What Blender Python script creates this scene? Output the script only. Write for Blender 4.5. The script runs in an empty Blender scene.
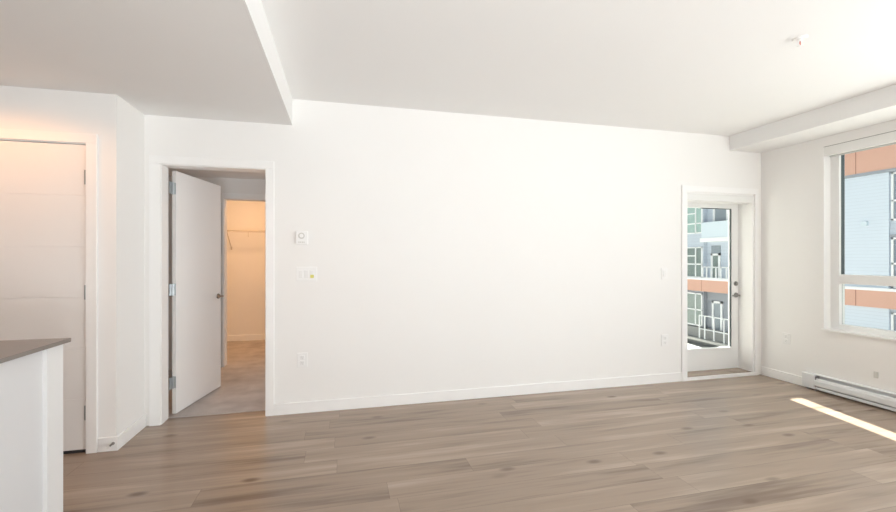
import bpy, bmesh, math, random
from mathutils import Vector, Matrix

random.seed(7)
S = bpy.context.scene
COL = S.collection

# ------------------------------------------------------------------ dimensions (metres)
D, R, CE = 3.925, 4.751, 2.754          # back wall, right wall, ceiling
HB, BD = 2.588, 0.456                   # window bulkhead underside and depth
LX, HL = -0.427, 2.523                  # dropped ceiling edge and height
RX, EY = -1.559, 3.487                  # return wall and entry wall
YR, XL = -3.6, -4.4                     # rear wall, far left wall
WT = 0.15                               # partition thickness

# ------------------------------------------------------------------ camera
cd = bpy.data.cameras.new('camera')
cd.sensor_fit = 'HORIZONTAL'
cd.sensor_width = 36.0
cd.lens = 36.0 * 423.518 / 896.0
cd.shift_y = (257.43 - 256.0) / 896.0
cd.clip_start = 0.05
cam = bpy.data.objects.new('camera', cd)
cam.location = (0, 0, 1.367)
cam.rotation_euler = (math.pi / 2, 0, -0.24362)
COL.objects.link(cam)
S.camera = cam

# ------------------------------------------------------------------ world, sun, area lights, exposure
w = bpy.data.worlds.new('sky')
S.world = w
w.use_nodes = True
nt = w.node_tree
nt.nodes.clear()
out = nt.nodes.new('ShaderNodeOutputWorld')
bg = nt.nodes.new('ShaderNodeBackground')
sky = nt.nodes.new('ShaderNodeTexSky')
sky.sky_type = 'HOSEK_WILKIE'
sky.turbidity = 4.0
sky.ground_albedo = 0.4
SUN_EL = math.atan(0.3056)
SUN_AZ = math.atan(0.195)               # from +y towards +x
sd = Vector((math.sin(SUN_AZ) * math.cos(SUN_EL), math.cos(SUN_AZ) * math.cos(SUN_EL), math.sin(SUN_EL)))
sky.sun_direction = sd
mixs = nt.nodes.new('ShaderNodeMix')
mixs.data_type = 'RGBA'
mixs.inputs[0].default_value = 0.85
mixs.inputs[7].default_value = (0.88, 0.95, 1.0, 1)
nt.links.new(sky.outputs[0], mixs.inputs[6])
nt.links.new(mixs.outputs[2], bg.inputs[0])
bg.inputs[1].default_value = 0.9
nt.links.new(bg.outputs[0], out.inputs[0])

sl = bpy.data.lights.new('sun', 'SUN')
sl.energy = 60.0
sl.angle = math.radians(0.5)
sl.color = (1.0, 0.95, 0.86)
so = bpy.data.objects.new('sun', sl)
so.rotation_euler = sd.to_track_quat('Z', 'Y').to_euler()
COL.objects.link(so)


def area(name, loc, target, sx, sy, power, color=(1, 1, 1), spread=math.pi):
    l = bpy.data.lights.new(name, 'AREA')
    l.shape = 'RECTANGLE'
    l.size, l.size_y = sx, sy
    l.energy = power
    l.color = color
    l.spread = spread
    o = bpy.data.objects.new(name, l)
    o.location = loc
    d = Vector(target) - Vector(loc)
    o.rotation_euler = d.to_track_quat('-Z', 'Y').to_euler()
    COL.objects.link(o)
    return o


# added fill lamps behind the camera; the side one carries the right window's daylight
area('rear_fill', (2.9, YR + 0.15, 1.2), (2.4, 1.2, 3.4), 3.4, 2.2, 20, (0.96, 0.965, 1.0))  # added fill, the rear wall has no window
area('side_window_daylight', (R - 0.14, -0.8, 1.5), (0.5, -0.4, 2.6), 4.6, 1.7, 148, (0.92, 0.97, 1.0))
area('rear_up_fill', (0.6, -2.6, 0.4), (0.4, 0.6, 2.7), 2.0, 1.2, 66, (0.93, 0.975, 1.0), math.radians(100))  # added upward fill that brightens the ceiling

S.view_settings.view_transform = 'Standard'
S.view_settings.look = 'None'
S.view_settings.exposure = 0.0
S.view_settings.gamma = 1.0
S.view_settings.use_curve_mapping = False
S.cycles.use_denoising = True
S.cycles.max_bounces = 14
S.cycles.diffuse_bounces = 8
S.cycles.transparent_max_bounces = 16
S.cycles.sample_clamp_indirect = 6.0


# ------------------------------------------------------------------ materials
def srgb(r, g, b):
    f = lambda c: (c / 255 / 12.92) if c / 255 <= 0.04045 else ((c / 255 + 0.055) / 1.055) ** 2.4
    return (f(r), f(g), f(b), 1)


def new_mat(name):
    m = bpy.data.materials.new(name)
    m.use_nodes = True
    n = m.node_tree
    b = n.nodes['Principled BSDF']
    return m, n, b


def N(n, t, **kw):
    x = n.nodes.new(t)
    for k, v in kw.items():
        setattr(x, k, v)
    return x


def plain(name, col, rough=0.5, metal=0.0, bump=0.0, bscale=200, var=0.015, spec=0.5):
    m, n, b = new_mat(name)
    tc = N(n, 'ShaderNodeTexCoord')
    nz = N(n, 'ShaderNodeTexNoise')
    nz.inputs['Scale'].default_value = 3.0
    nz.inputs['Detail'].default_value = 3.0
    n.links.new(tc.outputs['Object'], nz.inputs['Vector'])
    hs = N(n, 'ShaderNodeMix', data_type='RGBA')
    hs.inputs[6].default_value = tuple(c * (1 - var) for c in col[:3]) + (1,)
    hs.inputs[7].default_value = tuple(min(1, c * (1 + var)) for c in col[:3]) + (1,)
    n.links.new(nz.outputs[0], hs.inputs[0])
    n.links.new(hs.outputs[2], b.inputs['Base Color'])
    b.inputs['Roughness'].default_value = rough
    b.inputs['Metallic'].default_value = metal
    b.inputs['Specular IOR Level'].default_value = spec
    if bump:
        n2 = N(n, 'ShaderNodeTexNoise')
        n2.inputs['Scale'].default_value = bscale
        n.links.new(tc.outputs['Object'], n2.inputs['Vector'])
        bp = N(n, 'ShaderNodeBump')
        bp.inputs['Strength'].default_value = bump
        bp.inputs['Distance'].default_value = 0.002
        n.links.new(n2.outputs[0], bp.inputs['Height'])
        n.links.new(bp.outputs[0], b.inputs['Normal'])
    return m


def glass_mat(name, tint=(0.96, 0.985, 0.98), rough=0.0, refl=1.0):
    m, n, b = new_mat(name)
    n.nodes.remove(b)
    o = n.nodes['Material Output']
    tr = N(n, 'ShaderNodeBsdfTransparent')
    tr.inputs[0].default_value = tint + (1,)
    gl = N(n, 'ShaderNodeBsdfGlossy')
    gl.inputs['Roughness'].default_value = rough
    fr = N(n, 'ShaderNodeFresnel')
    fr.inputs[0].default_value = 1.45
    mu = N(n, 'ShaderNodeMath', operation='MULTIPLY')
    mu.inputs[1].default_value = refl
    n.links.new(fr.outputs[0], mu.inputs[0])
    mx = N(n, 'ShaderNodeMixShader')
    ge = N(n, 'ShaderNodeNewGeometry')
    fb = N(n, 'ShaderNodeMath', operation='SUBTRACT')
    fb.inputs[0].default_value = 1.0
    n.links.new(ge.outputs['Backfacing'], fb.inputs[1])
    m2 = N(n, 'ShaderNodeMath', operation='MULTIPLY')
    n.links.new(mu.outputs[0], m2.inputs[0])
    n.links.new(fb.outputs[0], m2.inputs[1])
    n.links.new(m2.outputs[0], mx.inputs[0])
    n.links.new(tr.outputs[0], mx.inputs[1])
    n.links.new(gl.outputs[0], mx.inputs[2])
    n.links.new(mx.outputs[0], o.inputs[0])
    return m


def floor_mat(name):
    m, n, b = new_mat(name)
    L = n.links
    tc = N(n, 'ShaderNodeTexCoord')
    sp = N(n, 'ShaderNodeSeparateXYZ')
    L.new(tc.outputs['Object'], sp.inputs[0])

    def mth(op, a, c=None):
        x = N(n, 'ShaderNodeMath', operation=op)
        for i, v in enumerate((a, c)):
            if v is None:
                continue
            if isinstance(v, (int, float)):
                x.inputs[i].default_value = v
            else:
                L.new(v, x.inputs[i])
        return x.outputs[0]
    W, LEN = 0.185, 1.62
    yy = mth('DIVIDE', sp.outputs[1], W)
    row = mth('FLOOR', yy)
    wn = N(n, 'ShaderNodeTexWhiteNoise', noise_dimensions='1D')
    L.new(row, wn.inputs['W'])
    xx = mth('ADD', mth('DIVIDE', sp.outputs[0], LEN), mth('MULTIPLY', wn.outputs[0], 7.31))
    colm = mth('FLOOR', xx)
    cv = N(n, 'ShaderNodeCombineXYZ')
    L.new(row, cv.inputs[0])
    L.new(colm, cv.inputs[1])
    idn = N(n, 'ShaderNodeTexWhiteNoise', noise_dimensions='2D')
    L.new(cv.outputs[0], idn.inputs['Vector'])
    pid = idn.outputs[0]
    fy = mth('FRACT', yy)
    fx = mth('FRACT', xx)
    ey = mth('MULTIPLY', mth('MINIMUM', fy, mth('SUBTRACT', 1.0, fy)), W)
    ex = mth('MULTIPLY', mth('MINIMUM', fx, mth('SUBTRACT', 1.0, fx)), LEN)
    seam = mth('LESS_THAN', mth('MINIMUM', ey, ex), 0.0011)
    # grain, stretched along the board and different on every board
    sh = N(n, 'ShaderNodeCombineXYZ')
    L.new(mth('ADD', mth('MULTIPLY', sp.outputs[0], 0.7), mth('MULTIPLY', pid, 37.0)), sh.inputs[0])
    L.new(mth('MULTIPLY', sp.outputs[1], 6.5), sh.inputs[1])
    L.new(mth('MULTIPLY', pid, 11.0), sh.inputs[2])
    g1 = N(n, 'ShaderNodeTexNoise')
    g1.inputs['Scale'].default_value = 1.3
    g1.inputs['Detail'].default_value = 3.0
    g1.inputs['Roughness'].default_value = 0.45
    g1.inputs['Distortion'].default_value = 0.15
    L.new(sh.outputs[0], g1.inputs['Vector'])
    sh2 = N(n, 'ShaderNodeVectorMath', operation='MULTIPLY')
    sh2.inputs[1].default_value = (1.6, 3.2, 1.0)
    L.new(sh.outputs[0], sh2.inputs[0])
    g2 = N(n, 'ShaderNodeTexNoise')
    g2.inputs['Scale'].default_value = 2.2
    g2.inputs['Detail'].default_value = 4.0
    L.new(sh2.outputs[0], g2.inputs['Vector'])
    # knots
    kv = N(n, 'ShaderNodeCombineXYZ')
    L.new(mth('ADD', mth('MULTIPLY', sp.outputs[0], 1.7), mth('MULTIPLY', pid, 5.0)), kv.inputs[0])
    L.new(mth('MULTIPLY', sp.outputs[1], 3.6), kv.inputs[1])
    vo = N(n, 'ShaderNodeTexVoronoi', feature='F1', voronoi_dimensions='2D')
    vo.inputs['Scale'].default_value = 1.0
    L.new(kv.outputs[0], vo.inputs['Vector'])
    kr = N(n, 'ShaderNodeMapRange', interpolation_type='SMOOTHSTEP')
    kr.inputs[1].default_value = 0.02
    kr.inputs[2].default_value = 0.13
    kr.inputs[3].default_value = 1.0
    kr.inputs[4].default_value = 0.0
    L.new(vo.outputs['Distance'], kr.inputs[0])
    ramp = N(n, 'ShaderNodeValToRGB')
    e = ramp.color_ramp.elements
    e[0].position, e[0].color = 0.24, srgb(120, 102, 88)
    e[1].position, e[1].color = 0.76, srgb(178, 159, 142)
    ramp.color_ramp.interpolation = 'EASE'
    x = e.new(0.5)
    x.color = srgb(153, 135, 119)
    mixg = mth('ADD', mth('MULTIPLY', g1.outputs[0], 0.7), mth('MULTIPLY', g2.outputs[0], 0.3))
    mixp = mth('ADD', mixg, mth('MULTIPLY', mth('SUBTRACT', pid, 0.5), 0.13))
    L.new(mixp, ramp.inputs[0])
    sc = N(n, 'ShaderNodeSeparateXYZ')
    L.new(vo.outputs['Color'], sc.inputs[0])
    pick = N(n, 'ShaderNodeMapRange')
    pick.inputs[1].default_value = 0.62
    pick.inputs[2].default_value = 0.95
    pick.inputs[3].default_value = 0.0
    pick.inputs[4].default_value = 0.85
    L.new(sc.outputs[0], pick.inputs[0])
    m1 = N(n, 'ShaderNodeMix', data_type='RGBA')
    m1.inputs[7].default_value = srgb(104, 86, 72)
    L.new(mth('MULTIPLY', kr.outputs[0], pick.outputs[0]), m1.inputs[0])
    L.new(ramp.outputs[0], m1.inputs[6])
    m2 = N(n, 'ShaderNodeMix', data_type='RGBA')
    m2.inputs[7].default_value = srgb(100, 82, 68)
    L.new(mth('MULTIPLY', seam, 0.55), m2.inputs[0])
    L.new(m1.outputs[2], m2.inputs[6])
    L.new(m2.outputs[2], b.inputs['Base Color'])
    rr = N(n, 'ShaderNodeMapRange')
    rr.inputs[3].default_value = 0.23
    rr.inputs[4].default_value = 0.27
    L.new(g1.outputs[0], rr.inputs[0])
    L.new(rr.outputs[0], b.inputs['Roughness'])
    b.inputs['Specular IOR Level'].default_value = 0.42
    bp = N(n, 'ShaderNodeBump')
    bp.inputs['Strength'].default_value = 0.02
    bp.inputs['Distance'].default_value = 0.002
    L.new(mth('SUBTRACT', g2.outputs[0], mth('MULTIPLY', seam, 1.0)), bp.inputs['Height'])
    L.new(bp.outputs[0], b.inputs['Normal'])
    return m


def carpet_mat(name):
    m, n, b = new_mat(name)
    tc = N(n, 'ShaderNodeTexCoord')
    a = N(n, 'ShaderNodeTexNoise')
    a.inputs['Scale'].default_value = 5
    a.inputs['Detail'].default_value = 6
    c = N(n, 'ShaderNodeTexNoise')
    c.inputs['Scale'].default_value = 260
    n.links.new(tc.outputs['Object'], a.inputs['Vector'])
    n.links.new(tc.outputs['Object'], c.inputs['Vector'])
    ad = N(n, 'ShaderNodeMath', operation='ADD')
    n.links.new(a.outputs[0], ad.inputs[0])
    n.links.new(c.outputs[0], ad.inputs[1])
    r = N(n, 'ShaderNodeValToRGB')
    r.color_ramp.elements[0].position = 0.35
    r.color_ramp.elements[0].color = srgb(166, 158, 154)
    r.color_ramp.elements[1].position = 0.65
    r.color_ramp.elements[1].color = srgb(204, 197, 193)
    hv = N(n, 'ShaderNodeMath', operation='MULTIPLY')
    hv.inputs[1].default_value = 0.5
    n.links.new(ad.outputs[0], hv.inputs[0])
    n.links.new(hv.outputs[0], r.inputs[0])
    n.links.new(r.outputs[0], b.inputs['Base Color'])
    b.inputs['Roughness'].default_value = 0.95
    b.inputs['Specular IOR Level'].default_value = 0.1
    bp = N(n, 'ShaderNodeBump')
    bp.inputs['Strength'].default_value = 0.6
    bp.inputs['Distance'].default_value = 0.006
    n.links.new(ad.outputs[0], bp.inputs['Height'])
    n.links.new(bp.outputs[0], b.inputs['Normal'])
    return m


def siding_mat(name, col, pitch=0.15):
    """horizontal lap siding"""
    m, n, b = new_mat(name)
    tc = N(n, 'ShaderNodeTexCoord')
    sp = N(n, 'ShaderNodeSeparateXYZ')
    n.links.new(tc.outputs['Object'], sp.inputs[0])
    dv = N(n, 'ShaderNodeMath', operation='DIVIDE')
    dv.inputs[1].default_value = pitch
    n.links.new(sp.outputs[2], dv.inputs[0])
    fr = N(n, 'ShaderNodeMath', operation='FRACT')
    n.links.new(dv.outputs[0], fr.inputs[0])
    lt = N(n, 'ShaderNodeMath', operation='LESS_THAN')
    lt.inputs[1].default_value = 0.14
    n.links.new(fr.outputs[0], lt.inputs[0])
    mx = N(n, 'ShaderNodeMix', data_type='RGBA')
    mx.inputs[6].default_value = col
    mx.inputs[7].default_value = tuple(c * 0.90 for c in col[:3]) + (1,)
    n.links.new(lt.outputs[0], mx.inputs[0])
    n.links.new(mx.outputs[2], b.inputs['Base Color'])
    bp = N(n, 'ShaderNodeBump')
    bp.inputs['Strength'].default_value = 0.4
    bp.inputs['Distance'].default_value = 0.02
    n.links.new(fr.outputs[0], bp.inputs['Height'])
    n.links.new(bp.outputs[0], b.inputs['Normal'])
    b.inputs['Roughness'].default_value = 0.7
    return m


M_WALL = plain('wall_paint', (0.85, 0.84, 0.824, 1), 0.7, bump=0.05, bscale=350, var=0.006, spec=0.3)
M_CEIL = plain('ceiling_paint', (0.85, 0.847, 0.84, 1), 0.85, var=0.006, spec=0.2)
M_TRIM = plain('trim_paint', (0.88, 0.875, 0.865, 1), 0.38, var=0.005)
M_DOOR = plain('door_paint', (0.82, 0.81, 0.80, 1), 0.42, var=0.006)
M_VINYL = plain('white_vinyl', (0.84, 0.84, 0.83, 1), 0.35, var=0.004)
M_FLOOR = floor_mat('wood_planks')
M_CARPET = carpet_mat('carpet')
M_PLATE = plain('white_plastic', (0.86, 0.855, 0.845, 1), 0.3, var=0.004)
M_PLATE2 = plain('switch_plastic', (0.83, 0.825, 0.815, 1), 0.35, var=0.004)
M_GREYPLATE = plain('grey_plastic', (0.62, 0.61, 0.58, 1), 0.4, var=0.004)
M_DARK = plain('dark_slot', (0.03, 0.03, 0.032, 1), 0.5)
M_GASKET = plain('dark_gasket', (0.08, 0.10, 0.105, 1), 0.4)
M_STEEL = plain('satin_nickel', (0.33, 0.32, 0.31, 1), 0.3, 1.0)
M_HINGE = plain('hinge_steel', (0.44, 0.46, 0.47, 1), 0.32, 1.0)
M_HEATER = plain('heater_enamel', (0.76, 0.77, 0.78, 1), 0.3, var=0.005)
M_HEATGREY = plain('heater_fins', (0.30, 0.30, 0.31, 1), 0.4, 0.6)
M_COUNTER = plain('grey_quartz', srgb(128, 120, 114), 0.28, var=0.10)
M_CAB = plain('cabinet_white', (0.80, 0.80, 0.80, 1), 0.42, var=0.004)
M_CABG = plain('cabinet_panel', (0.70, 0.70, 0.71, 1), 0.45, var=0.004)
M_YELLOW = plain('yellow_sticker', srgb(214, 208, 110), 0.6)
M_GREY = plain('mid_grey', (0.32, 0.31, 0.30, 1), 0.45)
M_RED = plain('sprinkler_bulb', srgb(190, 120, 110), 0.3)
M_RUBBER = plain('rubber', (0.75, 0.74, 0.72, 1), 0.7)
M_BLIND = plain('blind_cassette', (0.80, 0.80, 0.78, 1), 0.4, var=0.004)
M_BLINDFAB = plain('blind_fabric', (0.55, 0.55, 0.54, 1), 0.8)
M_GLASS = glass_mat('window_glass')
M_WIRE = plain('white_wire', (0.62, 0.58, 0.53, 1), 0.4)
# outside
M_SIDING = siding_mat('white_siding', srgb(208, 218, 230))
M_BLUE = siding_mat('grey_blue_cladding', srgb(190, 200, 212), 0.2)
M_GREYCL = plain('dark_grey_cladding', srgb(150, 155, 163), 0.7)
M_ORANGE = plain('orange_panel', srgb(210, 165, 146), 0.6, var=0.03)
M_ORANGE2 = plain('panel_joint', srgb(150, 105, 88), 0.7)
M_FRAMEW = plain('outside_white_frame', (0.86, 0.87, 0.88, 1), 0.4)
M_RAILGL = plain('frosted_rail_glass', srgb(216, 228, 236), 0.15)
M_PANE = plain('dark_tree_reflection_pane', srgb(120, 134, 130), 0.06, spec=0.8, var=0.25)  # reflected trees painted into the pane colour
M_PANEL = plain('pale_tree_reflection_pane', srgb(158, 184, 178), 0.06, spec=0.8, var=0.2)  # paler sky and tree reflection painted into the pane colour
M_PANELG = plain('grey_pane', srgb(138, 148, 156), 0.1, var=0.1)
M_CONC = plain('pale_concrete', srgb(206, 204, 198), 0.8, var=0.05)
M_BASE = plain('grey_base_wall', srgb(142, 143, 142), 0.8, var=0.05)
M_GROUND = plain('paving', srgb(150, 150, 147), 0.9, var=0.08)
M_STUCCO = plain('white_stucco', (0.78, 0.78, 0.77, 1), 0.8)


# ------------------------------------------------------------------ mesh helpers
def bx(bm, x0, x1, y0, y1, z0, z1, bevel=0.0, mat=None):
    pts = [Vector((x, y, z)) for z in (z0, z1) for y in (y0, y1) for x in (x0, x1)]
    vs = [bm.verts.new(mat @ p if mat is not None else p) for p in pts]
    fs = [(0, 2, 3, 1), (4, 5, 7, 6), (0, 1, 5, 4), (2, 6, 7, 3), (0, 4, 6, 2), (1, 3, 7, 5)]
    faces = [bm.faces.new([vs[i] for i in f]) for f in fs]
    if bevel > 0:
        es = list({e for f in faces for e in f.edges})
        bmesh.ops.bevel(bm, geom=es, offset=bevel, segments=2, affect='EDGES', profile=0.6)


def cyl(bm, p0, p1, r, r2=None, seg=20, caps=True):
    p0, p1 = Vector(p0), Vector(p1)
    d = p1 - p0
    q = d.to_track_quat('Z', 'Y').to_matrix().to_4x4()
    mat = Matrix.Translation((p0 + p1) / 2) @ q
    bmesh.ops.create_cone(bm, cap_ends=caps, segments=seg, radius1=r, radius2=r if r2 is None else r2,
                          depth=d.length, matrix=mat)


def tube(bm, pts, r, seg=8):
    for a, b in zip(pts[:-1], pts[1:]):
        cyl(bm, a, b, r, seg=seg)
    for p in pts[1:-1]:
        bmesh.ops.create_uvsphere(bm, u_segments=seg, v_segments=6, radius=r, matrix=Matrix.Translation(p))


def prism_y(bm, prof, y0, y1):
    """extrude an (x, z) outline along y"""
    a = [bm.verts.new((x, y0, z)) for x, z in prof]
    b = [bm.verts.new((x, y1, z)) for x, z in prof]
    n = len(prof)
    bm.faces.new(a)
    bm.faces.new(b[::-1])
    for i in range(n):
        j = (i + 1) % n
        bm.faces.new((a[j], a[i], b[i], b[j]))


def obj(name, bm, mat, parent=None, smooth=False, loc=None):
    bmesh.ops.recalc_face_normals(bm, faces=bm.faces)
    me = bpy.data.meshes.new(name)
    bm.to_mesh(me)
    bm.free()
    me.materials.append(mat)
    if smooth:
        for p in me.polygons:
            p.use_smooth = True
        me.set_sharp_from_angle(angle=math.radians(35))
    o = bpy.data.objects.new(name, me)
    if parent is not None:
        o.parent = parent
        o.location = -Vector(parent.location) if loc is None else loc
        if parent.parent is not None:
            o.location = (0, 0, 0) if loc is None else loc
    COL.objects.link(o)
    return o


def boxes(name, lst, mat, parent=None, bevel=0.0):
    bm = bmesh.new()
    for b in lst:
        bx(bm, *b, bevel=bevel)
    return obj(name, bm, mat, parent)


def struct(o, label=None, cat=None):
    o['kind'] = 'structure'
    if label:
        o['label'] = label
    if cat:
        o['category'] = cat
    return o


def thing(name, label, cat, loc=(0, 0, 0), group=None, kind=None):
    o = bpy.data.objects.new(name, None)
    o.empty_display_size = 0.1
    o.location = loc
    o['label'] = label
    o['category'] = cat
    if group:
        o['group'] = group
    if kind:
        o['kind'] = kind
    COL.objects.link(o)
    return o


def tag(o, label, cat, group=None):
    o['label'] = label
    o['category'] = cat
    if group:
        o['group'] = group
    return o


# ------------------------------------------------------------------ room shell
OT = 0.20                                # exterior wall thickness
struct(boxes('floor', [(XL, R, YR, D, -0.12, 0), (-1.437, -0.648, D, D + WT - 0.01, -0.12, 0)], M_FLOOR),
       'grey brown wood plank floor of the empty living room', 'floor')
struct(boxes('floor_bedroom', [(-3.2, 1.0, D + WT - 0.01, 7.53, -0.12, 0.004)], M_CARPET),
       'beige grey carpet beyond the open bedroom door', 'floor')

# back wall with the bedroom doorway and the patio door opening
BX0, BX1, BZ = -1.437, -0.648, 2.125
PX0, PX1, PZ = 3.705, 4.640, 2.092
PDY = 4.112                              # inner face of the patio door
YB = D + 0.25                            # outer face of the back wall at the patio
struct(boxes('wall_back', [
    (RX - 0.12, BX0 - 0.02, D, D + WT, 0, CE), (BX0 - 0.02, BX1 + 0.02, D, D + WT, BZ + 0.02, CE), (BX1 + 0.02, 1.0, D, D + WT, 0, CE),
    (1.0, PX0, D, YB, 0, CE), (PX0, PX1, D, YB, PZ, CE), (PX1, R + OT, D, YB, 0, CE)], M_WALL),
    'long white painted back wall between bedroom and patio doors', 'wall')
# entry wall with the closed door
EX1, EX0, EZ = -1.742, -2.655, 2.158
struct(boxes('wall_entry', [(EX1, RX, EY, EY + 0.14, 0, CE), (EX0, EX1, EY, EY + 0.14, EZ, CE),
                            (XL, EX0, EY, EY + 0.14, 0, CE)], M_WALL),
       'short cream wall around the closed grooved entry door', 'wall')
struct(boxes('wall_return', [(RX - 0.12, RX, EY + 0.14, D, 0, CE)], M_WALL),
       'narrow return wall between the entry door and bedroom door', 'wall')
# right wall with the long window
WY1, WY0, WZ0, WZ1 = 3.262, -0.4, 0.640, 2.492
struct(boxes('wall_right', [(R, R + OT, WY1, D, 0, CE), (R, R + OT, WY0, WY1, 0, WZ0),
                            (R, R + OT, WY0, WY1, WZ1, CE), (R, R + OT, YR, WY0, 0, CE)], M_WALL),
       'white right hand wall holding the wide window', 'wall')
struct(boxes('wall_rear', [(XL, R + OT, YR - 0.15, YR, 0, CE)], M_WALL), 'white rear wall of the room', 'wall')
struct(boxes('wall_left', [(XL - 0.15, XL, YR - 0.15, EY + 0.14, 0, CE)], M_WALL), 'white far left kitchen wall', 'wall')
struct(boxes('ceiling', [(XL, R + OT, YR - 0.15, YB, CE, CE + 0.2)], M_CEIL), 'smooth white main ceiling', 'ceiling')
struct(boxes('ceiling_dropped', [(XL, LX, YR, D, HL, CE)], M_CEIL),
       'lower white dropped ceiling above the kitchen and entry', 'ceiling')
struct(boxes('ceiling_bulkhead', [(R - BD, R, YR, D, HB, CE)], M_CEIL),
       'white boxed bulkhead along the top of the window wall', 'ceiling')

# baseboards
BH, BT = 0.098, 0.014
def board(name, lst, label):
    o = boxes(name, lst, M_TRIM, bevel=0.003)
    return struct(o, label, 'baseboard')
CW = 0.072                               # casing width
board('baseboard_back', [(BX1 + CW + 0.002, PX0 - CW - 0.002, D - BT, D, 0, BH)], 'long white baseboard under the back wall')
board('baseboard_right', [(R - BT, R, 3.43, D - BT, 0, BH)], 'white baseboard between patio corner and heater')
board('baseboard_return', [(RX, RX + BT, EY, D - 0.001, 0, BH)], 'short white baseboard on the return wall')
board('baseboard_entry', [(EX1 + CW + 0.002, RX + BT, EY - BT, EY, 0, BH)], 'small white baseboard piece beside the entry door casing')

# casings
def casing(name, x0, x1, ztop, y, label, left=CW, right=CW, depth=0.016):
    bm = bmesh.new()
    if left:
        bx(bm, x0 - left, x0 - 0.006, y - depth, y, 0, ztop + 0.006, 0.003)
    if right:
        bx(bm, x1 + 0.006, x1 + right, y - depth, y, 0, ztop + 0.006, 0.003)
    bx(bm, x0 - left, x1 + right, y - depth, y, ztop + 0.006, ztop + CW, 0.003)
    return struct(obj(name, bm, M_TRIM), label, 'trim')
casing('trim_1', BX0, BX1, BZ, D, 'white casing around the open bedroom doorway', left=0.085)
casing('trim_2', PX0, PX1, PZ, D, 'white casing around the glass patio door', right=0.055)
casing('trim_3', EX0, EX1, EZ, EY, 'cream lit casing around the grooved entry door', depth=0.02)
# jamb linings
struct(boxes('trim_4', [(BX0 - 0.02, BX0, D - 0.001, D + WT - 0.012, 0, BZ), (BX1, BX1 + 0.02, D - 0.001, D + WT - 0.012, 0, BZ),
                        (BX0 - 0.02, BX1 + 0.02, D - 0.001, D + WT - 0.012, BZ, BZ + 0.02)], M_TRIM),
       'white jamb lining inside the bedroom doorway', 'trim')
bmx = bmesh.new()
bx(bmx, PX0 - 0.06, PX1 + 0.04, D - 0.02, D - 0.002, 0.0, 0.036, 0.003)
struct(obj('trim_5', bmx, M_TRIM), 'low white riser strip along the patio door threshold', 'trim')
struct(boxes('trim_6', [(PX0, PX1, D, PDY + 0.06, 0.0, 0.036)], M_FLOOR), 'wood topped threshold in the patio door recess', 'trim')
struct(boxes('trim_7', [(PX0, PX0 + 0.012, D, PDY + 0.06, 0.036, PZ), (PX1 - 0.012, PX1, D, PDY + 0.06, 0.036, PZ),
                        (PX0, PX1, D, PDY + 0.06, PZ - 0.012, PZ)], M_TRIM), 'white lining of the deep patio door recess', 'trim')

# ------------------------------------------------------------------ bedroom and closet beyond the door
BCY = 5.80
CX0, CX1, CZ = -1.432, -0.35, 2.095
struct(boxes('wall_bedroom_far', [(-3.2, CX0, BCY, BCY + 0.12, 0, 2.6), (CX0, CX1, BCY, BCY + 0.12, CZ, 2.6),
                                  (CX1, 1.0, BCY, BCY + 0.12, 0, 2.6)], M_WALL), 'shaded bedroom wall around the closet opening', 'wall')
struct(boxes('wall_bedroom_left', [(-3.35, -3.2, D + WT, 7.65, 0, 2.6)], M_WALL), 'white left wall of the bedroom', 'wall')
struct(boxes('wall_bedroom_right', [(0.9, 1.0, D + WT, 7.65, 0, 2.6)], M_WALL), 'white right wall of the bedroom', 'wall')
struct(boxes('wall_bedroom_near', [(-3.2, RX - 0.12, D, D + WT, 0, 2.6)], M_WALL), 'white near wall of the bedroom', 'wall')
struct(boxes('wall_closet', [(-3.2, 1.0, 7.53, 7.65, 0, 2.6)], M_WALL), 'warm lit back wall of the closet', 'wall')
struct(boxes('ceiling_bedroom', [(-3.35, 1.0, D + WT, BCY, 2.358, 2.6)], M_CEIL), 'shaded low ceiling inside the bedroom', 'ceiling')
struct(boxes('ceiling_closet', [(-3.35, 1.0, BCY, 7.65, 2.6, 2.75)], M_CEIL), 'warm ceiling of the closet', 'ceiling')
casing('trim_8', CX0, CX1, CZ, BCY, 'white casing around the warm closet opening', left=0.03)
board('baseboard_closet', [(-3.2, 0.9, 7.53 - BT, 7.53, 0.004, 0.10)], 'white baseboard along the warm closet back wall')
cl = bpy.data.lights.new('closet_ceiling_lamp', 'AREA')
cl.shape = 'DISK'
cl.size = 0.28
cl.energy = 24
cl.color = (1.0, 0.55, 0.25)
co = bpy.data.objects.new('closet_ceiling_lamp', cl)
co.location = (-1.3, 6.35, 2.57)
COL.objects.link(co)
area('bedroom_fill', (0.7, 5.0, 1.5), (-1.2, 4.9, 0.6), 1.2, 1.2, 8.5, (0.97, 0.98, 1.0))  # added fill for the carpet, no window in these walls
# entry pot light, recessed in the dropped ceiling left of the frame
pl = bpy.data.lights.new('entry_pot_light', 'SPOT')
pl.energy = 30
pl.color = (1.0, 0.43, 0.13)
pl.spot_size = math.radians(168)
pl.spot_blend = 0.5
pl.shadow_soft_size = 0.06
po = bpy.data.objects.new('entry_pot_light', pl)
po.location = (-2.2, 2.86, HL - 0.012)
COL.objects.link(po)

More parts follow.
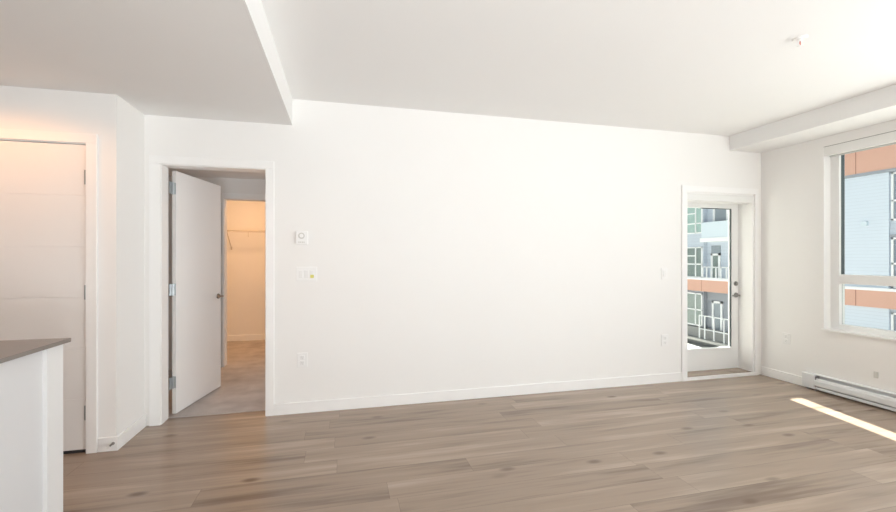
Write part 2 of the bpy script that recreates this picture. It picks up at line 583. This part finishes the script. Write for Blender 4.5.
ws = thing('wire_shelf', 'white wire shelf on the closet back wall', 'shelf', (-0.6, 7.52, 1.79))
bm = bmesh.new()
for k in range(8):
    y = 7.225 + k * 0.04
    cyl(bm, (-1.95, y, 1.79), (0.6, y, 1.79), 0.0013 if k else 0.006, seg=6)
cyl(bm, (-1.95, 7.218, 1.765), (0.6, 7.218, 1.765), 0.004, seg=6)
for k in range(18):
    x = -1.95 + k * 0.15
    cyl(bm, (x, 7.22, 1.793), (x, 7.515, 1.793), 0.0022, seg=5)
    cyl(bm, (x, 7.219, 1.793), (x, 7.219, 1.765), 0.0022, seg=5)
obj('wire_deck', bm, M_WIRE, ws)
for x in (-1.752, -0.75, 0.3):
    bm = bmesh.new()
    cyl(bm, (x, 7.224, 1.775), (x, 7.518, 1.52), 0.007, seg=8)
    bx(bm, x - 0.012, x + 0.012, 7.516, 7.53, 1.49, 1.54)
    obj('bracket', bm, M_WIRE, ws)
for x in (-1.44, -0.95):
    bm = bmesh.new()
    tube(bm, [(x, 7.219, 1.785), (x, 7.216, 1.70), (x, 7.24, 1.69)], 0.005, 6)
    obj('hook', bm, M_WIRE, ws)

# ------------------------------------------------------------------ door_1: open bedroom door
TH = math.radians(11.3)
d1 = thing('door_1', 'white flush bedroom door standing open into the carpeted room', 'door', (-1.402, 4.135, 0), kind='structure')
ex, ny = Vector((math.sin(TH), math.cos(TH), 0)), Vector((math.cos(TH), -math.sin(TH), 0))
# local frame: X along the slab from hinge to latch, Y = away from the visible face, Z up
MD = Matrix(((ex.x, -ny.x, 0, 0), (ex.y, -ny.y, 0, 0), (0, 0, 1, 0), (0, 0, 0, 1)))
DW = 0.79
bm = bmesh.new()
bx(bm, 0, DW, 0, 0.035, 0.012, 2.118, 0.002, MD)
obj('slab', bm, M_DOOR, d1, loc=(0, 0, 0))
for z in (1.965, 1.088, 0.285):
    bm = bmesh.new()
    # leaf on the slab edge, leaf on the jamb, knuckle between
    bx(bm, -0.003, 0.0, 0.002, 0.030, z - 0.05, z + 0.05, 0, MD)
    bx(bm, -1.437 + 1.402 + 0.0, -1.437 + 1.402 + 0.003, -0.062, -0.028, z - 0.05, z + 0.05)
    bx(bm, -0.034, -0.026, -0.034, 0.002, z - 0.05, z + 0.05)
    cyl(bm, (-0.022, -0.002, z - 0.052), (-0.022, -0.002, z + 0.052), 0.0075, seg=12)
    obj('hinge', bm, M_HINGE, d1, smooth=True, loc=(0, 0, 0))
bm = bmesh.new()
for sgn, y0 in ((-1, 0.0), (1, 0.035)):
    a = lambda x, y, z: MD @ Vector((x, y, z))
    cyl(bm, a(DW - 0.06, y0, 0.965), a(DW - 0.06, y0 + sgn * 0.008, 0.965), 0.027, seg=24)
    cyl(bm, a(DW - 0.06, y0, 0.965), a(DW - 0.06, y0 + sgn * 0.052, 0.965), 0.010, seg=14)
    tube(bm, [a(DW - 0.06, y0 + sgn * 0.05, 0.965), a(DW - 0.12, y0 + sgn * 0.052, 0.965), a(DW - 0.17, y0 + sgn * 0.046, 0.963)], 0.0085, 10)
obj('lever_handle', bm, M_STEEL, d1, smooth=True, loc=(0, 0, 0))

# ------------------------------------------------------------------ door_2: closed entry door with horizontal grooves
d2 = thing('door_2', 'closed cream entry door with thin horizontal grooves', 'door', (-2.2, EY + 0.02, 0), kind='structure')
bm = bmesh.new()
z0 = 0.024
ph = (EZ - 0.004 - z0) / 6
for k in range(6):
    za, zb = z0 + k * ph, z0 + (k + 1) * ph
    bx(bm, EX0 + 0.004, EX1 - 0.004, EY + 0.004, EY + 0.048, za + (0.0012 if k else 0), zb - (0.0012 if k < 5 else 0), 0.0014)
bx(bm, EX0 + 0.005, EX1 - 0.005, EY + 0.0085, EY + 0.046, z0, EZ - 0.006)
obj('slab', bm, M_DOOR, d2)
obj('jamb_lining', (lambda b: (bx(b, EX1 - 0.002, EX1 + 0.001, EY, EY + 0.14, 0, EZ), bx(b, EX0, EX1, EY + 0.06, EY + 0.09, 0.0, EZ - 0.01), b)[-1])(bmesh.new()), M_TRIM, d2)
obj('gap_shade', (lambda b: (bx(b, EX0 + 0.004, EX1 - 0.004, EY + 0.012, EY + 0.05, 0.0, z0), b)[-1])(bmesh.new()), M_DARK, d2)  # dark strip painted as the shaded gap under the door
for z in (1.928, 1.123, 0.280):
    bm = bmesh.new()
    cyl(bm, (EX1 - 0.002, EY - 0.003, z - 0.05), (EX1 - 0.002, EY - 0.003, z + 0.05), 0.0065, seg=12)
    bx(bm, EX1 - 0.014, EX1 - 0.002, EY + 0.0015, EY + 0.004, z - 0.05, z + 0.05)
    obj('hinge', bm, M_HINGE, d2, smooth=True)

# ------------------------------------------------------------------ door_3: glass patio door
d3 = thing('door_3', 'white patio door with one tall glass lite', 'door', (4.18, PDY + 0.03, 0.05), kind='structure')
GX0, GX1, GZ0, GZ1 = 3.852, 4.528, 0.292, 1.952
DX0, DX1, DZ0, DZ1 = PX0 + 0.02, PX1 + 0.0, 0.038, 2.075
yf, yk = PDY, PDY + 0.045
fr = boxes('door_frame', [(DX0, GX0, yf, yk, DZ0, DZ1), (GX1, DX1, yf, yk, DZ0, DZ1),
                          (GX0, GX1, yf, yk, DZ0, GZ0), (GX0, GX1, yf, yk, GZ1, DZ1)], M_VINYL, d3)
bm = bmesh.new()
for b in [(GX0 - 0.018, GX0, yf - 0.006, yf, GZ0 - 0.018, GZ1 + 0.018), (GX1, GX1 + 0.018, yf - 0.006, yf, GZ0 - 0.018, GZ1 + 0.018),
          (GX0, GX1, yf - 0.006, yf, GZ0 - 0.018, GZ0), (GX0, GX1, yf - 0.006, yf, GZ1, GZ1 + 0.018)]:
    bx(bm, *b, bevel=0.002)
obj('glazing_bead', bm, M_VINYL, d3)
bm = bmesh.new()
bx(bm, GX0, GX1, yf + 0.02, yf + 0.026, GZ0, GZ1)
obj('glass_pane', bm, M_GLASS, d3)
bm = bmesh.new()
bx(bm, GX1 - 0.012, GX1 - 0.0005, yf + 0.003, yf + 0.019, GZ0 + 0.002, GZ1 - 0.001)
bx(bm, GX0 + 0.25, GX1 - 0.012, yf + 0.006, yf + 0.019, GZ1 - 0.010, GZ1 - 0.001)
obj('gasket', bm, M_GASKET, d3)
bm = bmesh.new()
cyl(bm, (4.588, yf, 1.052), (4.588, yf - 0.012, 1.052), 0.028, 0.026, seg=24)
bx(bm, 4.583, 4.593, yf - 0.028, yf - 0.01, 1.036, 1.068, 0.002)
obj('deadbolt', bm, M_STEEL, d3, smooth=True)
bm = bmesh.new()
cyl(bm, (4.592, yf, 0.915), (4.592, yf - 0.010, 0.915), 0.030, 0.028, seg=24)
cyl(bm, (4.592, yf, 0.915), (4.592, yf - 0.052, 0.915), 0.010, seg=14)
tube(bm, [(4.592, yf - 0.050, 0.915), (4.55, yf - 0.052, 0.915), (4.495, yf - 0.047, 0.913)], 0.009, 10)
obj('lever_handle', bm, M_STEEL, d3, smooth=True)

# ------------------------------------------------------------------ window_1
w1 = thing('window_1', 'wide white framed window looking at the neighbouring building', 'window', (R + 0.12, 1.4, WZ0), kind='structure')
XF0, XF1 = R + 0.085, R + 0.165
GT = 1.150
MUL = [1.55]
fr = []
fr += [(XF0, XF1, WY1 - 0.082, WY1, WZ0, WZ1), (XF0, XF1, WY0, WY0 + 0.062, WZ0, WZ1)]
fr += [(XF0, XF1, WY0 + 0.062, WY1 - 0.082, WZ0, WZ0 + 0.055), (XF0, XF1, WY0 + 0.062, WY1 - 0.082, WZ1 - 0.055, WZ1)]
fr += [(XF0, XF1, WY0 + 0.062, WY1 - 0.082, GT - 0.046, GT + 0.046)]
for y in MUL:
    fr += [(XF0, XF1, y - 0.04, y + 0.04, WZ0 + 0.055, GT - 0.046), (XF0, XF1, y - 0.04, y + 0.04, GT + 0.046, WZ1 - 0.055)]
boxes('window_frame', fr, M_VINYL, w1, bevel=0.004)
bm = bmesh.new()
spans = [(MUL[0] + 0.04, WY1 - 0.082), (WY0 + 0.062, MUL[0] - 0.04)]
for (a, b) in spans:
    for (za, zb) in ((WZ0 + 0.055, GT - 0.046), (GT + 0.046, WZ1 - 0.055)):
        g = bmesh.new()
        bx(g, XF0 + 0.045, XF0 + 0.051, a, b, za, zb)
        obj('glass_pane', g, M_GLASS, w1)
bm.free()
bm = bmesh.new()
bx(bm, XF0 + 0.028, XF1 - 0.005, WY1 - 0.0745, WY1 - 0.0825, GT + 0.047, WZ1 - 0.06)
obj('dark_gasket', bm, M_GASKET, w1)
bm = bmesh.new()
bx(bm, XF0 + 0.040, XF0 + 0.044, WY1 - 0.066, WY1 - 0.0825, WZ0 + 0.056, GT - 0.047)
obj('seal_line', bm, M_GASKET, w1)
struct(boxes('trim_9', [(R - 0.018, XF0, WY0, WY1 + 0.012, WZ0 - 0.014, WZ0 + 0.004)], M_TRIM, bevel=0.003), 'white sill board under the wide window', 'trim')
struct(boxes('trim_10', [(R - 0.002, XF0, WY1 - 0.006, WY1 + 0.001, WZ0 + 0.004, WZ1)], M_TRIM), 'white side lining of the window recess', 'trim')

# roller blinds (cassettes)
rb = thing('roller_blind', 'long white roller blind cassette across the top of the window', 'blind', (R + 0.03, 1.4, 2.44), group='roller blind cassettes')
bm = bmesh.new()
bx(bm, R - 0.006, R + 0.07, WY0 + 0.01, WY1 - 0.004, 2.396, 2.486, 0.004)
obj('cassette', bm, M_BLIND, rb)
bm = bmesh.new()
cyl(bm, (R + 0.045, WY0 + 0.03, 2.392), (R + 0.045, WY1 - 0.03, 2.392), 0.012, seg=12)
obj('hem_bar', bm, M_BLINDFAB, rb, smooth=True)
bm = bmesh.new()
bx(bm, R - 0.004, R + 0.05, WY0 + 0.01, WY1 - 0.002, 2.4865, 2.4915)
obj('shadow_gap', bm, M_GREY, rb)
pb = thing('roller_blind', 'short white roller blind cassette above the patio door glass', 'blind', (4.17, D + 0.03, 2.05), group='roller blind cassettes')
bm = bmesh.new()
bx(bm, PX0 + 0.012, PX1 - 0.016, D - 0.004, D + 0.085, 2.002, 2.078, 0.004)
obj('cassette', bm, M_BLIND, pb)
bm = bmesh.new()
cyl(bm, (PX0 + 0.03, D + 0.05, 1.998), (PX1 - 0.04, D + 0.05, 1.998), 0.011, seg=12)
obj('hem_bar', bm, M_BLIND, pb, smooth=True)

# ------------------------------------------------------------------ wall devices
def plate_back(name, label, cat, x0, x1, z0, z1, group=None, mat=None):
    t = thing(name, label, cat, ((x0 + x1) / 2, D, (z0 + z1) / 2), group)
    bm = bmesh.new()
    bx(bm, x0, x1, D - 0.007, D, z0, z1, 0.003)
    obj('cover_plate', bm, mat or M_PLATE, t)
    return t

t = thing('thermostat', 'white wall thermostat with round dial above the light switches', 'thermostat', (-0.345, D, 1.54))
bm = bmesh.new()
bx(bm, -0.397, -0.297, D - 0.026, D, 1.480, 1.598, 0.005)
obj('housing', bm, M_PLATE, t)
bm = bmesh.new()
cyl(bm, (-0.350, D - 0.026, 1.556), (-0.350, D - 0.031, 1.556), 0.027, seg=32)
obj('dial_ring', bm, M_GREYPLATE, t, smooth=True)
bm = bmesh.new()
cyl(bm, (-0.350, D - 0.030, 1.556), (-0.350, D - 0.040, 1.556), 0.017, 0.015, seg=28)
obj('dial', bm, M_PLATE, t, smooth=True)
bm = bmesh.new()
for k in range(4):
    bx(bm, -0.375 + k * 0.014, -0.366 + k * 0.014, D - 0.0268, D - 0.0255, 1.494, 1.506)
obj('vent_slot', bm, M_GREYPLATE, t)

t = plate_back('light_switch', 'three gang white light switch with a small yellow sticker', 'light switch', -0.397, -0.222, 1.160, 1.283)
for k in range(3):
    cx = -0.3095 + (k - 1) * 0.046
    bm = bmesh.new()
    bx(bm, cx - 0.0165, cx + 0.0165, D - 0.012, D - 0.004, 1.2215 - 0.033, 1.2215 + 0.033, 0.003)
    r = obj('rocker', bm, M_PLATE2, t)
    if k == 2:
        bm = bmesh.new()
        bx(bm, cx - 0.014, cx + 0.016, D - 0.0128, D - 0.0118, 1.186, 1.214)
        s = obj('sticker', bm, M_YELLOW, r, loc=(0, 0, 0))
        s['label'] = 'small yellow sticker'

t = plate_back('light_switch', 'single white light switch beside the patio door casing', 'light switch', 3.372, 3.448, 1.128, 1.252)
bm = bmesh.new()
bx(bm, 3.410 - 0.0165, 3.410 + 0.0165, D - 0.012, D - 0.004, 1.157, 1.223, 0.003)
obj('rocker', bm, M_PLATE2, t)


def outlet_face(t, cx, cz, axis):
    """two receptacle faces with slots on a plate; axis 'y' = back wall, 'x' = right wall"""
    for dz in (0.024, -0.024):
        bm = bmesh.new()
        s = bmesh.new()
        if axis == 'y':
            bx(bm, cx - 0.017, cx + 0.017, D - 0.011, D - 0.004, cz + dz - 0.019, cz + dz + 0.019, 0.004)
            for dx in (-0.0065, 0.0065):
                bx(s, cx + dx - 0.001, cx + dx + 0.001, D - 0.0116, D - 0.0108, cz + dz - 0.002, cz + dz + 0.008)
            cyl(s, (cx, D - 0.0108, cz + dz - 0.009), (cx, D - 0.0116, cz + dz - 0.009), 0.0025, seg=10)
        else:
            bx(bm, R - 0.011, R - 0.004, cx - 0.017, cx + 0.017, cz + dz - 0.019, cz + dz + 0.019, 0.004)
            for dx in (-0.0065, 0.0065):
                bx(s, R - 0.0116, R - 0.0108, cx + dx - 0.001, cx + dx + 0.001, cz + dz - 0.002, cz + dz + 0.008)
            cyl(s, (R - 0.0108, cx, cz + dz - 0.009), (R - 0.0116, cx, cz + dz - 0.009), 0.0025, seg=10)
        rc = obj('receptacle', bm, M_PLATE2, t)
        obj('slots', s, M_GREY, rc, loc=(0, 0, 0))

t = plate_back('wall_outlet', 'white wall outlet low under the thermostat and three gang switch', 'outlet', -0.388, -0.300, 0.404, 0.528, 'wall outlets')
outlet_face(t, -0.344, 0.466, 'y')
t = plate_back('wall_outlet', 'white wall outlet low beside the patio door casing', 'outlet', 3.375, 3.460, 0.400, 0.524, 'wall outlets')
outlet_face(t, 3.4175, 0.462, 'y')
t = thing('wall_outlet', 'greyish wall outlet on the shaded window wall near the corner', 'outlet', (R, 3.633, 0.474), 'wall outlets')
bm = bmesh.new()
bx(bm, R - 0.007, R, 3.590, 3.676, 0.414, 0.534, 0.003)
obj('cover_plate', bm, M_PLATE2, t)
outlet_face(t, 3.633, 0.474, 'x')
t = thing('wall_block', 'tiny grey raised block low on the wall above the heater', 'cable cover', (R, 2.822, 0.29))
bm = bmesh.new()
bx(bm, R - 0.012, R, 2.806, 2.838, 0.262, 0.318, 0.004)
obj('cover', bm, M_GREYPLATE, t)  # small grey raised block on the wall

# ------------------------------------------------------------------ baseboard heater
HY1, HY0 = 3.425, 1.25
h = thing('baseboard_heater', 'long white electric baseboard heater under the wide window', 'heater', (R - 0.03, 2.4, 0))
bm = bmesh.new()
bx(bm, R - 0.012, R - 0.001, HY0, HY1 - 0.12, 0.022, 0.166)
prism_y(bm, [(R - 0.002, 0.168), (R - 0.002, 0.158), (R - 0.034, 0.154), (R - 0.036, 0.160), (R - 0.030, 0.168)], HY0, HY1 - 0.12)
obj('back_panel', bm, M_HEATER, h)
bm = bmesh.new()
prism_y(bm, [(R - 0.060, 0.052), (R - 0.066, 0.062), (R - 0.066, 0.104), (R - 0.058, 0.126), (R - 0.050, 0.132), (R - 0.046, 0.128), (R - 0.058, 0.100), (R - 0.058, 0.052)], HY0, HY1 - 0.12)
obj('front_panel', bm, M_HEATER, h)
bm = bmesh.new()
prism_y(bm, [(R - 0.064, 0.022), (R - 0.064, 0.036), (R - 0.058, 0.042), (R - 0.012, 0.030), (R - 0.012, 0.022)], HY0, HY1 - 0.12)
obj('bottom_lip', bm, M_HEATER, h)
bm = bmesh.new()
bx(bm, R - 0.050, R - 0.014, HY0 + 0.01, HY1 - 0.13, 0.045, 0.120)
obj('heating_element', bm, M_HEATGREY, h)
bm = bmesh.new()
bx(bm, R - 0.068, R - 0.001, HY1 - 0.12, HY1, 0.020, 0.168, 0.006)
obj('end_cap', bm, M_HEATER, h)
bm = bmesh.new()
bx(bm, R - 0.068, R - 0.001, HY0 - 0.10, HY0, 0.020, 0.168, 0.006)
obj('end_cap', bm, M_HEATER, h)
for y in (HY1 - 0.125, HY1 - 1.1):
    obj('support_bracket', (lambda q: (bx(q, R - 0.062, R - 0.012, y - 0.008, y, 0.005, 0.15), q)[-1])(bmesh.new()), M_HEATGREY, h)
for y in (HY0 - 0.05, HY1 - 0.05):
    obj('foot', (lambda q: (bx(q, R - 0.05, R - 0.012, y, y + 0.01, 0.0, 0.03), q)[-1])(bmesh.new()), M_HEATGREY, h)

# ------------------------------------------------------------------ ceiling sprinkler
sp = thing('ceiling_sprinkler', 'small white fire sprinkler head on the ceiling', 'sprinkler', (2.805, 2.061, CE))
bm = bmesh.new()
cyl(bm, (2.805, 2.061, CE), (2.805, 2.061, CE - 0.008), 0.040, 0.032, seg=32)
obj('escutcheon', bm, M_PLATE, sp, smooth=True)
bm = bmesh.new()
cyl(bm, (2.805, 2.061, CE - 0.008), (2.805, 2.061, CE - 0.022), 0.012, seg=16)
for dx in (-0.011, 0.011):
    tube(bm, [(2.805 + dx, 2.061, CE - 0.02), (2.805 + dx, 2.061, CE - 0.04), (2.805, 2.061, CE - 0.052)], 0.0025, 8)
cyl(bm, (2.805, 2.061, CE - 0.052), (2.805, 2.061, CE - 0.055), 0.018, seg=20)
obj('sprinkler_head', bm, M_PLATE, sp, smooth=True)
bm = bmesh.new()
cyl(bm, (2.805, 2.061, CE - 0.02), (2.805, 2.061, CE - 0.05), 0.004, seg=10)
obj('glass_bulb', bm, M_RED, sp, smooth=True)

# ------------------------------------------------------------------ kitchen island at the left edge
IX, IY = -1.443, 2.680
k = thing('kitchen_island', 'white kitchen island base at the left edge of the room', 'kitchen island', (IX - 0.4, 2.0, 0))
bm = bmesh.new()
bx(bm, IX - 0.75, IX, IY - 0.125, IY, 0, 0.915)
obj('end_panel', bm, M_CAB, k)
bm = bmesh.new()
bx(bm, IX - 0.75, IX - 0.02, 0.55, IY - 0.125, 0.0, 0.915)
obj('back_panel', bm, M_CABG, k)
bm = bmesh.new()
bx(bm, IX - 0.78, IX + 0.030, 0.5, IY + 0.012, 0.915, 0.936, 0.002)
tag(obj('worktop', bm, M_COUNTER), 'grey brown stone worktop on the white kitchen island', 'worktop')

# ------------------------------------------------------------------ door stop on the entry baseboard
ds = thing('door_stop', 'small metal spring door stop on the baseboard beside the entry door', 'door stop', (-1.572, EY - BT, 0.055))
bm = bmesh.new()
cyl(bm, (-1.572, EY - BT, 0.055), (-1.572, EY - BT - 0.006, 0.055), 0.010, seg=18)
obj('base', bm, M_GREY, ds, smooth=True)
bm = bmesh.new()
pts = []
for i in range(97):
    a = i / 8 * 2 * math.pi
    pts.append((-1.572 + 0.005 * math.cos(a), EY - BT - 0.006 - i * 0.0006, 0.055 + 0.005 * math.sin(a)))
for a, b in zip(pts[:-1], pts[1:]):
    cyl(bm, a, b, 0.0014, seg=5)
obj('spring', bm, M_STEEL, ds, smooth=True)
bm = bmesh.new()
cyl(bm, (-1.572, EY - BT - 0.062, 0.055), (-1.572, EY - BT - 0.078, 0.055), 0.008, 0.007, seg=14)
obj('rubber_tip', bm, M_RUBBER, ds, smooth=True)

# ------------------------------------------------------------------ outside: own balcony, two added sun blockers, the building opposite
struct(boxes('balcony_floor', [(2.6, R + OT + 0.6, YB, 5.40, -0.30, -0.05)], M_CONC), 'concrete floor of the balcony outside the patio door', 'floor')
struct(boxes('wall_sun_screen', [(2.7, 4.594, 5.30, 5.38, -0.05, 3.2)], M_STUCCO), 'unseen white screen added to narrow the sun strip', 'wall')  # added out of view to cut the sun down to a strip
struct(boxes('wall_sun_block', [(R + OT, R + OT + 0.36, 3.62, YB, -0.3, 3.2)], M_STUCCO), 'unseen white block added to keep sun off the window', 'wall')  # added out of view to block sun from the right window
GZ = -4.35
struct(boxes('ground', [(-20, 60, 6, 60, GZ - 0.3, GZ), (R + 1, 60, -30, 6, GZ - 0.3, GZ)], M_GROUND), 'pale paved courtyard ground outside', 'ground')

X = 22.85
ab = thing('apartment_building', 'grey and white apartment building with orange bands seen through the glass', 'building', (X, 18, GZ))
def ap(name, mat, lst, parent=None, bevel=0.0):
    bm = bmesh.new()
    for b in lst:
        bx(bm, *b, bevel=bevel)
    if parent is None:
        return obj(name, bm, mat, ab)
    return obj(name, bm, mat, parent, loc=(0, 0, 0))
ap('siding_wall', M_SIDING, [(X, X + 6, 13.13, 19.2, -3.9, 8.5)])
ap('grey_wall', M_BLUE, [(X + 0.06, X + 6, 4.0, 13.13, -3.9, 8.5)])
ap('grey_wall', M_BLUE, [(X, X + 6, 22.80, 26.2, -0.85, 8.5)])
RC = X + 0.30                            # back of the balcony recess
ap('lower_wall', M_GREYCL, [(X + 0.02, X + 6, 22.80, 26.2, -3.2, -0.85)])
ap('recess_wall', M_GREYCL, [(RC, X + 6, 19.2, 22.80, -3.9, -0.85)])
ap('recess_wall', M_BLUE, [(RC, X + 6, 19.2, 22.80, -0.85, 8.5)])
ap('base_wall', M_BASE, [(X - 0.05, X + 6, 4.0, 26.2, GZ, -3.93), (X - 0.02, X + 6, 19.2, 26.2, -3.93, -3.25)])
ap('base_ledge', M_CONC, [(X - 0.35, X, 4.0, 26.2, -4.08, -3.93)])
# orange bands with panel joints
ob = ap('orange_band', M_ORANGE, [(X - 0.12, X, 4.0, 26.2, -0.84, -0.10)])
for y in (8.2, 10.2, 12.24, 14.26, 16.3, 18.3, 20.3, 22.83, 25.0):
    ap('panel_joint', M_ORANGE2, [(X - 0.123, X - 0.119, y, y + 0.03, -0.84, -0.10)], ob)
ap('band_cap', M_FRAMEW, [(X - 0.16, X, 4.0, 26.2, -0.10, 0.03)])
ob = ap('orange_band', M_ORANGE, [(X - 0.12, X, 4.0, 19.2, 5.17, 7.0)])
for y in (8.2, 10.2, 12.24, 14.26, 16.3, 18.3):
    ap('panel_joint', M_ORANGE2, [(X - 0.123, X - 0.119, y, y + 0.03, 5.17, 7.0)], ob)
ap('band_soffit', M_GREYCL, [(X - 0.14, X, 4.0, 19.2, 5.05, 5.17)])
ap('spandrel', M_GREYCL, [(X + 0.02, X + 0.06, 9.0, 13.11, 2.25, 2.35)])


def bwin(y0, y1, z0, z1, vs, hs, pane, x=X, t=0.075):
    """a window: white frame with bars, its pane a sub-part"""
    l = [(x - 0.06, x + 0.06, y0, y0 + t, z0, z1), (x - 0.06, x + 0.06, y1 - t, y1, z0, z1),
         (x - 0.06, x + 0.06, y0, y1, z0, z0 + t), (x - 0.06, x + 0.06, y0, y1, z1 - t, z1)]
    for v in vs:
        l.append((x - 0.06, x + 0.06, v - t / 2, v + t / 2, z0, z1))
    for (a, b, z) in hs:
        l.append((x - 0.06, x + 0.06, a, b, z - t / 2, z + t / 2))
    f = ap('window', M_FRAMEW, l)
    ap('pane', pane, [(x - 0.02, x + 0.04, y0 + 0.01, y1 - 0.01, z0 + 0.01, z1 - 0.01)], f)
# windows seen through the patio door: three floors
bwin(22.86, 25.6, 0.03, 2.06, [23.40], [(22.86, 25.6, 0.92), (23.40, 25.6, 1.47)], M_PANE)
bwin(22.86, 25.6, 2.95, 5.2, [23.40], [(22.86, 25.6, 3.62), (23.40, 25.6, 4.3)], M_PANEL)
bwin(22.86, 25.6, -3.15, -1.0, [23.40], [(22.86, 25.6, -2.1)], M_PANE)
# windows at the right edge of the wide window
bwin(11.2, 13.06, 2.95, 5.02, [], [(11.2, 13.06, 3.80)], M_PANELG, X + 0.06)
bwin(11.2, 13.06, 0.06, 2.22, [], [(11.2, 13.06, 1.10)], M_PANELG, X + 0.06)
bwin(11.2, 13.06, -3.1, -1.0, [], [(11.2, 13.06, -2.2)], M_PANELG, X + 0.06)
# balcony doors in the recess
for (z0, z1, pane, y0, y1) in ((0.0, 1.62, M_PANE, 21.78, 22.46), (2.62, 4.75, M_PANELG, 21.2, 22.3), (-3.25, -1.42, M_PANELG, 21.62, 22.38)):
    f = ap('balcony_door', M_FRAMEW, [(RC - 0.08, RC + 0.02, y0, y0 + 0.13, z0, z1), (RC - 0.08, RC + 0.02, y1 - 0.13, y1, z0, z1),
                                      (RC - 0.08, RC + 0.02, y0, y1, z1 - 0.13, z1)])
    ap('pane', pane, [(RC - 0.03, RC + 0.01, y0 + 0.12, y1 - 0.12, z0, z1 - 0.12)], f)
ap('soffit_shade_panel', M_PANELG, [(RC - 0.03, RC + 0.01, 21.78, 22.46, 1.64, 2.12)])  # grey panel colours in the soffit's shade above the door
ap('balcony_slab', M_FRAMEW, [(X - 0.25, RC, 19.2, 22.85, 2.36, 2.62)])
ap('balcony_slab', M_FRAMEW, [(X - 0.05, RC, 19.2, 22.80, -0.2, 0.0)])
ap('rail_panel', M_RAILGL, [(X - 0.22, X - 0.19, 19.2, 22.75, 2.62, 3.62)])
def rail(name, xr, y0, y1, z0, z1, posts, feet=0.0):
    l = [(xr - 0.03, xr + 0.03, y0, y1, z1 - 0.06, z1), (xr - 0.025, xr + 0.025, y0, y1, z0, z0 + 0.05)]
    for p in posts:
        l.append((xr - 0.03, xr + 0.03, p - 0.03, p + 0.03, z0 - feet, z1))
    return ap(name, M_FRAMEW, l)
r1 = rail('balcony_rail', X - 0.10, 19.2, 22.78, 0.03, 0.78, [22.75, 22.45, 22.1, 21.75, 21.4, 21.0, 20.5, 20.0])
r2 = rail('balcony_rail', X - 0.30, 19.2, 22.85, -3.28, -2.36, [22.82, 22.40, 21.7, 20.98, 20.3, 19.6], 0.6)
ap('siding_spot', M_RAILGL, [(X - 0.10, X, 13.88, 14.10, 2.78, 2.98)])  # small pale raised box on the siding
